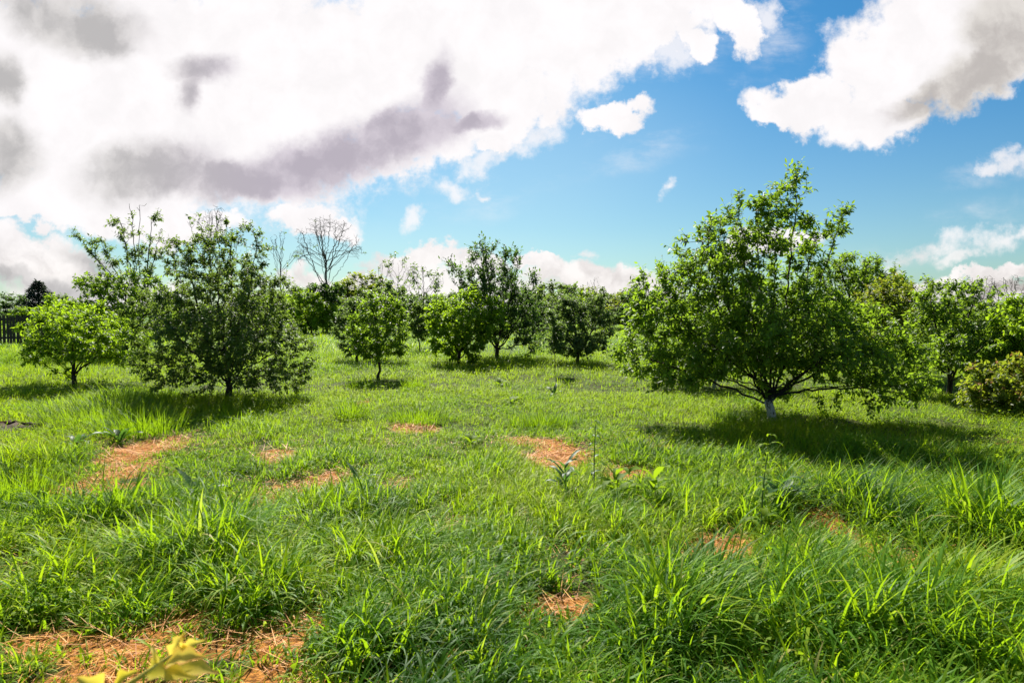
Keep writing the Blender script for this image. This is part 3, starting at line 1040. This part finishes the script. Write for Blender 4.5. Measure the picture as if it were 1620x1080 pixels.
# ------------------------------------------------------------------ fence
def build_fence():
    rng = np.random.default_rng(77)
    Y = 33.0
    x0, x1 = at_y(-170, 520, Y)[0], at_y(200, 520, Y)[0]
    root = empty('board_fence', (x0, Y, 0), 'dark weathered fence of upright boards behind the far left tree', 'fence')
    L = x1 - x0

    def boxes(name, bs, mat):
        V, Q = [], []
        for (a, b_, c, d, e, f) in bs:
            s = len(V)
            V += [(a, c, e), (b_, c, e), (b_, d, e), (a, d, e), (a, c, f), (b_, c, f), (b_, d, f), (a, d, f)]
            Q += [[s + j for j in q] for q in ((0, 3, 2, 1), (4, 5, 6, 7), (0, 1, 5, 4), (1, 2, 6, 5), (2, 3, 7, 6), (3, 0, 4, 7))]
        return np_mesh(name, V, [np.array(Q)], mat, None, root, False)
    bd, x = [], 0.0
    while x < L:
        w = rng.uniform(.085, .13)
        h = 1.42 + rng.uniform(-.05, .04)
        bd.append((x, x + w, -.015 + rng.uniform(-.006, .006), .01, .06, h))
        x += w + rng.choice([.012, .03, .07], p=[.3, .4, .3])
    boxes('boards', bd, M['fence'])
    boxes('rail', [(0, L, .0105, .06, 1.2, 1.29)], M['fence'])
    boxes('rail', [(0, L, .0105, .06, .3, .39)], M['fence'])
    k = 2.12
    while k < L:
        boxes('post', [(k, k + .07, -.13, -.022, 0, 1.5)], M['post'])
        k += 2.4


build_fence()


# ------------------------------------------------------------------ grass
TALL = [  # photo position, half size px, extra blade height in m of the taller stands
    (300, 900, 330, 60, .16), (80, 860, 130, 60, .16), (520, 880, 200, 60, .14), (700, 830, 160, 40, .08), (40, 740, 60, 30, .2), (160, 650, 110, 16, .22), (150, 690, 70, 10, .12),
    (640, 960, 140, 50, .10), (1060, 1010, 120, 60, .12), (1540, 1010, 130, 70, .16), (1400, 800, 160, 40, .16), (1580, 850, 80, 60, .16), (1180, 960, 120, 40, .08), (850, 880, 90, 40, .12), (1250, 1000, 140, 50, .1),
    (420, 690, 50, 10, .14), (1350, 720, 160, 22, .12), (1240, 690, 90, 14, .12), (60, 600, 70, 8, .2), (560, 700, 50, 8, .1)]
_tall = []
for (px, py, rx, ry, h) in TALL:
    c = at(px, py)
    _tall.append((c[0], c[1], rx * c[1] / F, ry * c[1] ** 2 / (F * EYE), h))


def tall(x, y):
    s = np.zeros_like(x)
    for (cx, cy, rx, ry, h) in _tall:
        q = ((x - cx) / rx) ** 2 + ((y - cy) / ry) ** 2
        s = np.maximum(s, h * np.exp(-q * .9))
    return s


def wedge(rng, n, d1, d2, half=.9, margin=.6):
    y = np.sqrt(rng.uniform(d1 * d1, d2 * d2, n))
    x = rng.uniform(-1, 1, n) * (y * half + margin)
    return x, y


def build_grass():
    rng = np.random.default_rng(21)
    g = Geo()
    # (tufts, blades per tuft, near, far, segments, blade width, tuft radius)
    bands = [(8000, 14, 2.3, 4.6, 6, .0135, .06), (14000, 14, 4.6, 8.0, 5, .0115, .075), (19000, 13, 8.0, 14.0, 4, .0090, .12),
             (20000, 11, 14.0, 26.0, 3, .0105, .16), (15000, 9, 26.0, 68.0, 2, .024, .3)]
    for (nt, nb, d1, d2, seg, w0, tr) in bands:
        x, y = wedge(rng, nt, d1, d2)
        st = straw(x, y)
        near = np.clip((8.5 - y) / 2, 0, 1)
        dens = (.08 + 1.5 * fbm(x, y, 1.5, 20)) * (1 - near) + near * np.clip((fbm(x, y, 2.4, 24) - .30) * 4.2, .06, 1.2)
        keep = rng.random(nt) < np.clip(dens, .12, 1) * (1 - (.84 - .2 * np.clip((y - 4.5) / 2, 0, 1)) * st)
        x, y, st = x[keep], y[keep], st[keep]
        nt, near = len(x), near[keep]
        mid = 1 - .38 * np.clip((y - 5.5) / 2, 0, 1) * np.clip((28 - y) / 8, 0, 1)
        hh = ((.14 + .24 * fbm(x, y, .8, 30) ** 1.3) * mid + tall(x, y)) * rng.uniform(.55, 1.35, nt)
        hh = hh * (1 - near * .5 + near * 1.0 * fbm(x, y, 1.9, 28))
        hh = hh * (1 - .68 * st) + np.clip((y - 14) / 60, 0, .14)
        # clumps of coarse darker grass
        cl = np.clip((vnoise(x, y, 1.1, 41) - .66) * 5, 0, 1) * (y < 26)
        hh = hh * (1 + .45 * cl)
        tt = .52 + (fbm(x, y, .3, 50) - .5) * .8 + (fbm(x, y, 1.6, 55) - .5) * .9 - .3 * cl + rng.normal(0, .1, nt) + .22 * np.clip((y - 5.5) / 4, 0, 1)
        R = lambda a: np.repeat(a, nb)
        N = nt * nb
        ang = rng.uniform(0, 2 * math.pi, N)
        rad = tr * np.sqrt(rng.random(N)) * rng.uniform(.3, 1.3, N)
        bx, by = R(x) + rad * np.cos(ang), R(y) + rad * np.sin(ang)
        az = ang + rng.normal(0, .7, N)
        az = np.where(rng.random(N) < .4, rng.normal(.2, 1.0, N), az)      # a light lean of the whole sward to the right
        h = R(hh) * rng.uniform(.5, 1.25, N)
        th0 = np.abs(rng.normal(.28, .2, N))
        th1 = rng.uniform(.6, 3.1, N)
        tint = np.clip(R(tt) + rng.normal(0, .14, N), 0, .79)
        dry = rng.random(N) < (.025 + .10 * R(st))
        tint = np.where(dry, rng.uniform(.86, 1, N), tint)
        w = w0 * (.35 + 1.35 * rng.random(N) ** 1.7) * (.75 + h * 1.1)
        P = np.stack([bx, by, gz(bx, by) - .01], 1)
        g.add(*blade_geo(P, az, h, w, th0, th1, seg, tint))
    o = g.build('grass', M['grass'])
    tag(o, 'long green meadow grass between the fruit trees', 'grass', kind='stuff')
    # small broad leaves of creeping herbs between the blades
    g = Geo()
    for (n, d1, d2, ll) in ((16000, 2.3, 6, .026), (22000, 6, 13, .034), (14000, 13, 26, .055)):
        x, y = wedge(rng, n, d1, d2)
        k = fbm(x, y, .7, 60) + rng.normal(0, .05, n) > .47
        x, y = x[k], y[k]
        n = len(x)
        st = straw(x, y)
        k = rng.random(n) > st * .75
        x, y, n = x[k], y[k], int(k.sum())
        az = rng.uniform(0, 2 * math.pi, n)
        A = np.stack([np.cos(az), np.sin(az), rng.uniform(-.1, .7, n)], 1)
        P = np.stack([x, y, gz(x, y) + rng.uniform(.02, .17, n)], 1)
        l_ = ll * rng.uniform(.6, 1.5, n)
        g.add(*leaf_geo(P, A, np.array([0, 0, 1.]) + rng.normal(0, .35, (n, 3)), l_, l_ * rng.uniform(.5, .85, n), np.clip(.55 + (fbm(x, y, .5, 70) - .5) + rng.normal(0, .15, n), 0, .8)))
    tag(g.build('ground_herbs', M['weedlight']), 'small creeping herb leaves among the meadow grass', 'herbs', kind='stuff')
    # straw lying in the cut patches
    g = Geo()
    n = 160000
    x, y = wedge(rng, n, 2.4, 16)
    k = rng.random(n) < straw(x, y) ** 1.2 * np.clip(1.3 - y / 16, .3, 1)
    x2, y2 = wedge(rng, 9000, 2.4, 9)
    x, y = np.concatenate([x[k], x2]), np.concatenate([y[k], y2])
    n = len(x)
    P = np.stack([x, y, gz(x, y) + rng.uniform(.003, .055, n) * rng.random(n)], 1)
    h = rng.uniform(.06, .26, n)
    g.add(*blade_geo(P, rng.normal(.4, 1.1, n) + math.pi * (rng.random(n) < .5), h, .0042 * rng.uniform(.6, 1.6, n) * (.8 + y / 12), rng.normal(1.45, .12, n), rng.normal(.12, .25, n), 3, rng.random(n)))
    tag(g.build('dry_straw', M['straw']), 'orange dry straw lying in the bare patches', 'straw', kind='stuff')


build_grass()


# ------------------------------------------------------------------ tussocks and weeds
def tussock(label, px, py, r, h, n, seed, tint, w=.008):
    rng = np.random.default_rng(seed)
    b = base_at(px, py)
    g = Geo()
    ang = rng.uniform(0, 2 * math.pi, n)
    rad = r * np.sqrt(rng.random(n))
    P = np.stack([rad * np.cos(ang), rad * np.sin(ang) * .8, np.full(n, -.01)], 1)
    g.add(*blade_geo(P, ang + rng.normal(0, .5, n), h * rng.uniform(.55, 1.2, n), w * rng.uniform(.6, 1.3, n), np.abs(rng.normal(.25, .15, n)), rng.uniform(.3, 1.8, n), 4, np.clip(tint + rng.normal(0, .12, n), 0, .79)))
    o = g.build('grass_tussock', M['grass'])
    o.location = b
    tag(o, label, 'grass tussock', 'dark tussocks of coarse grass')


tussock('wide dark tussock in the middle of the meadow above a straw spot', 658, 670, .45, .34, 420, 1, .12)
tussock('upright dark tussock at the back right of the middle straw patch', 855, 676, .24, .36, 260, 2, .08)
tussock('low tussock just left of the upright dark one', 822, 674, .2, .28, 170, 3, .2)
tussock('dark tussock just right of the upright dark one', 890, 674, .16, .3, 150, 4, .18)
tussock('dark tussock below and left of the slender young tree', 556, 665, .26, .42, 260, 5, .12)
tussock('long blue-green tussock in front of the far left tree', 165, 668, .9, .5, 900, 6, .10)
tussock('second blue-green tussock left of the shade of the broad tree', 225, 690, .55, .45, 520, 7, .15)
tussock('small dark tussock under the slender young tree', 575, 614, .4, .3, 260, 8, .12)
tussock('small distant tussock right of the slender young tree', 657, 617, .3, .38, 200, 9, .15)
tussock('tall arching tussock at the lower right corner', 1560, 1040, .34, .42, 420, 10, .35, .010)
tussock('tall dark tussock at the left edge', 25, 790, .42, .46, 520, 11, .12)


def broad_leaf(g, rng, p, az, el, L, W, tint, droop=.5, wav=.12):
    """one big leaf: a bent ribbon with folded, wavy halves"""
    n = 7
    d = np.array([math.cos(az) * math.cos(el), math.sin(az) * math.cos(el), math.sin(el)])
    side = np.array([-math.sin(az), math.cos(az), 0])
    pts, e = [np.array(p, float)], el
    for i in range(n):
        e -= droop / n * (1 + i * .3)
        pts.append(pts[-1] + L / n * np.array([math.cos(az) * math.cos(e), math.sin(az) * math.cos(e), math.sin(e)]))
    V, q = [], []
    for i, c in enumerate(pts):
        t = i / n
        w = W * .5 * (.12 + 1.75 * (t ** .7) * (1 - t) ** .75) if i < n else .001
        k = wav * W * rng.normal(0, 1)
        V += [c + side * w + np.array([0, 0, .25 * w + k * .5]), c, c - side * w + np.array([0, 0, .25 * w - k * .5])]
    for i in range(n):
        a = i * 3
        q += [[a, a + 1, a + 4, a + 3], [a + 1, a + 2, a + 5, a + 4]]
    g.add(np.array(V), [np.array(q)], np.full(len(V), tint))


def rosette(name, label, px, py, n, L, W, seed, mat='weed', el=(.5, 1.2), tint=.4, height=0.0, group=None):
    rng = np.random.default_rng(seed)
    root = empty(name, tuple(base_at(px, py)), label, 'weed', group)
    for i in range(n):
        g = Geo()
        az = i * 2.4 + rng.normal(0, .3)
        z = height * (i / max(1, n - 1)) if height else 0
        broad_leaf(g, rng, (0, 0, z + .02), az, rng.uniform(*el), L * rng.uniform(.7, 1.15), W * rng.uniform(.8, 1.15), np.clip(tint + rng.normal(0, .15), 0, 1), rng.uniform(.3, 1.1))
        g.build('leaf', M[mat], root)
    if height:
        V, Q = tube([(0, 0, 0), (.01, 0, height * .5), (0, .01, height + .02)], [.008, .006, .003], 5)
        np_mesh('stem', V, [Q], M['stem'], None, root)
    return root


def tall_weed(label, px, py, H, seed, pairs=9, L=.11, mat='weedlight', lean=.06):
    rng = np.random.default_rng(seed)
    root = empty('tall_weed', tuple(base_at(px, py)), label, 'weed', 'tall upright weeds')
    pts = [(lean * (t ** 2) * H, .02 * math.sin(t * 4), H * t) for t in np.linspace(0, 1, 8)]
    V, Q = tube(pts, list(np.linspace(.007, .002, 8)), 5)
    np_mesh('stem', V, [Q], M['stem'], None, root)
    az = rng.uniform(0, 6)
    for i in range(pairs):
        t = .12 + .86 * i / (pairs - 1)
        for s in (0, math.pi):
            g = Geo()
            l_ = L * (1.15 - .75 * t) * rng.uniform(.8, 1.2)
            p = (lean * t * t * H, .02 * math.sin(t * 4), H * t)
            broad_leaf(g, rng, p, az + s + rng.normal(0, .3), rng.uniform(.2, .8), l_, l_ * .34, np.clip(.5 + .4 * (t - .5) + rng.normal(0, .12), 0, 1), .8)
            g.build('leaf', M[mat], root)
        az += math.pi / 2
    return root


W = 'broad-leaved weeds in the meadow'
rosette('dock_weed', 'dark dock with two raised leaves beside the left straw patch', 315, 790, 5, .34, .10, 1, tint=.1, el=(.8, 1.25), group=W)
rosette('dock_weed', 'single upright dark leaf by the straw left of the middle', 568, 772, 3, .26, .07, 2, tint=.15, el=(1.0, 1.4), group=W)
rosette('dock_weed', 'dark leafy weed left of the tall thin weed in the middle', 893, 785, 14, .27, .055, 3, tint=.1, el=(.6, 1.25), height=.3, group=W)
rosette('dock_weed', 'pale broad-leaved weed right of the tall thin weed in the middle', 1035, 800, 11, .26, .10, 4, 'weedlight', tint=.6, el=(.6, 1.2), height=.24, group=W)
rosette('dock_weed', 'bright weed with rounded leaves below the middle weeds', 975, 790, 11, .27, .085, 5, 'weedlight', tint=.35, el=(.6, 1.2), height=.22, group=W)
rosette('dock_weed', 'dark weed in the shade edge beside the tall pale weed', 1232, 815, 11, .26, .1, 6, tint=.25, el=(.5, 1.2), height=.2, group=W)
rosette('dock_weed', 'broad dark dock among the grass of the lower right', 1340, 925, 7, .25, .07, 7, tint=.3, group=W)
rosette('dock_weed', 'dock with long leaves behind the left straw patch', 190, 705, 8, .34, .09, 8, tint=.4, el=(.8, 1.3), group=W)
rosette('dock_weed', 'dock tuft left of the broad tree shade', 120, 712, 7, .3, .09, 9, tint=.35, el=(.7, 1.3), group=W)
rosette('dock_weed', 'small dark herb near the right tree shade', 1350, 800, 7, .2, .06, 10, tint=.2, group=W)
rosette('dock_weed', 'small dark herb right of the distant tussock', 876, 626, 7, .3, .08, 11, tint=.1, el=(.8, 1.3), group=W)
rosette('dock_weed', 'pale herb cluster left of the middle straw patch', 745, 705, 9, .22, .08, 12, 'weedlight', tint=.5, group=W)
rosette('dock_weed', 'pale leafy herb far behind the middle straw patch', 810, 640, 9, .3, .1, 13, 'weedlight', tint=.6, el=(.6, 1.2), group=W)
rosette('dock_weed', 'pale leafy herb left of the far sapling', 790, 612, 8, .3, .1, 14, 'weedlight', tint=.6, el=(.6, 1.2), group=W)
rosette('dock_weed', 'pale rounded herb at the lower left below the grass', 265, 900, 8, .17, .07, 15, 'weedlight', tint=.5, group=W)
tall_weed('tall pale weed with paired leaves in front of the right tree shade', 1205, 858, .8, 21, 11, .2)
tall_weed('tall thin dark weed stem in the middle of the meadow', 940, 768, .74, 22, 10, .14, 'weed', .02)
tall_weed('shorter pale weed left of the tall pale weed', 1135, 800, .52, 23, 8, .18)


def soil_mound():
    b = base_at(18, 676)
    rng = np.random.default_rng(3)
    n, k = 28, 8
    V, Q = [], []
    for i in range(k + 1):
        t = i / k
        for j in range(n):
            a = 2 * math.pi * j / n
            r = (1 - t)
            V.append((r * math.cos(a) * .75 + rng.normal(0, .02), r * math.sin(a) * .4 + rng.normal(0, .02), (.11 + .05 * math.sin(a * 3 + 1) * r) * (1 - r ** 2) + rng.normal(0, .022) - .02))
    for i in range(k):
        for j in range(n):
            Q.append((i * n + j, i * n + (j + 1) % n, (i + 1) * n + (j + 1) % n, (i + 1) * n + j))
    o = np_mesh('soil_mound', V, [np.array(Q)], M['soil'])
    o.location = b
    tag(o, 'low mound of dark bare soil at the left edge', 'soil mound')


soil_mound()


# ------------------------------------------------------------------ young vine shoot close to the camera
def vine():
    Y = .95
    pt = lambda px, py, dy=0.0: at_y(px, py, Y + dy)
    b = np.array([pt(60, 1200)[0], Y - .06, 0.0])
    root = empty('vine_shoot', tuple(b), 'young vine shoot with yellow and reddish leaves at the lower left corner', 'plant')
    stem = [np.zeros(3), (.01, 0, .5), (.0, .02, 1.0), pt(120, 1130) - b, pt(190, 1090) - b, pt(225, 1068) - b, pt(258, 1045) - b, pt(285, 1028) - b]
    V, Q = tube(stem, [.006, .0055, .005, .0045, .004, .0034, .0026, .0016], 8)
    np_mesh('stem', V, [Q], M['vinestem'], None, root)

    def vleaf(p0, p1, W, tint0, tint1, roll=0.0, teeth=4, cup=.25):
        p0, p1 = np.array(p0), np.array(p1)
        ax = p1 - p0
        L = np.linalg.norm(ax)
        ax /= L
        nrm = unit(np.array([math.sin(roll), -.75, math.cos(roll)]))
        sd = unit(np.cross(ax, nrm))
        nn = np.cross(sd, ax)
        n = 14
        V, T, q = [], [], []
        for i in range(n + 1):
            t = i / n
            lob = math.sin(math.pi * min(1, t * 1.04)) ** .7 * (1 - .35 * t)
            lob *= 1 + .34 * math.cos(t * teeth * 2 * math.pi) * (t > .1)
            w = W * .5 * max(lob, .02)
            c = p0 + ax * L * t + nn * L * .12 * math.sin(t * 3)
            for s in (-1, -.5, 0, .5, 1):
                V.append(c + sd * w * s + nn * w * cup * abs(s) ** 1.5)
                T.append(tint0 + (tint1 - tint0) * max(t, abs(s)) ** 1.5)
        for i in range(n):
            for j in range(4):
                a = i * 5 + j
                q.append([a, a + 1, a + 6, a + 5])
        np_mesh('leaf', V, [np.array(q)], M['vine'], {'tint': T}, root)
    P = lambda x, y, d=0: pt(x, y, d) - b
    vleaf(P(268, 1062, -.01), P(350, 1066, -.05), .030, .1, 1.0, .3, 3)
    vleaf(P(230, 1066), P(318, 1076, -.06), .026, .0, .6, -.2, 3)
    vleaf(P(284, 1030), P(292, 1000, .01), .010, .8, 1.0, .2, 1, .8)
    vleaf(P(282, 1034), P(312, 1026, -.02), .014, .6, 1.0, -.3, 2, .8)
    vleaf(P(250, 1052), P(240, 1022, .02), .010, .3, .9, .3, 1, .8)
    vleaf(P(278, 1042), P(328, 1012, -.02), .022, .5, .85, .4, 3, .5)
    vleaf(P(270, 1046), P(298, 998, .01), .022, .5, .95, -.5, 3, .6)
    vleaf(P(262, 1052, -.02), P(330, 1040, -.05), .030, .6, 1.0, .1, 3, .5)
    vleaf(P(180, 1090), P(222, 1060, -.02), .024, .0, .3, .3, 2, .4)
    vleaf(P(165, 1100), P(120, 1070, -.02), .036, .2, .95, .2, 2, .3)
    vleaf(P(235, 1064, .01), P(262, 1040, .02), .02, .2, .5, -.4, 2, .4)


vine()
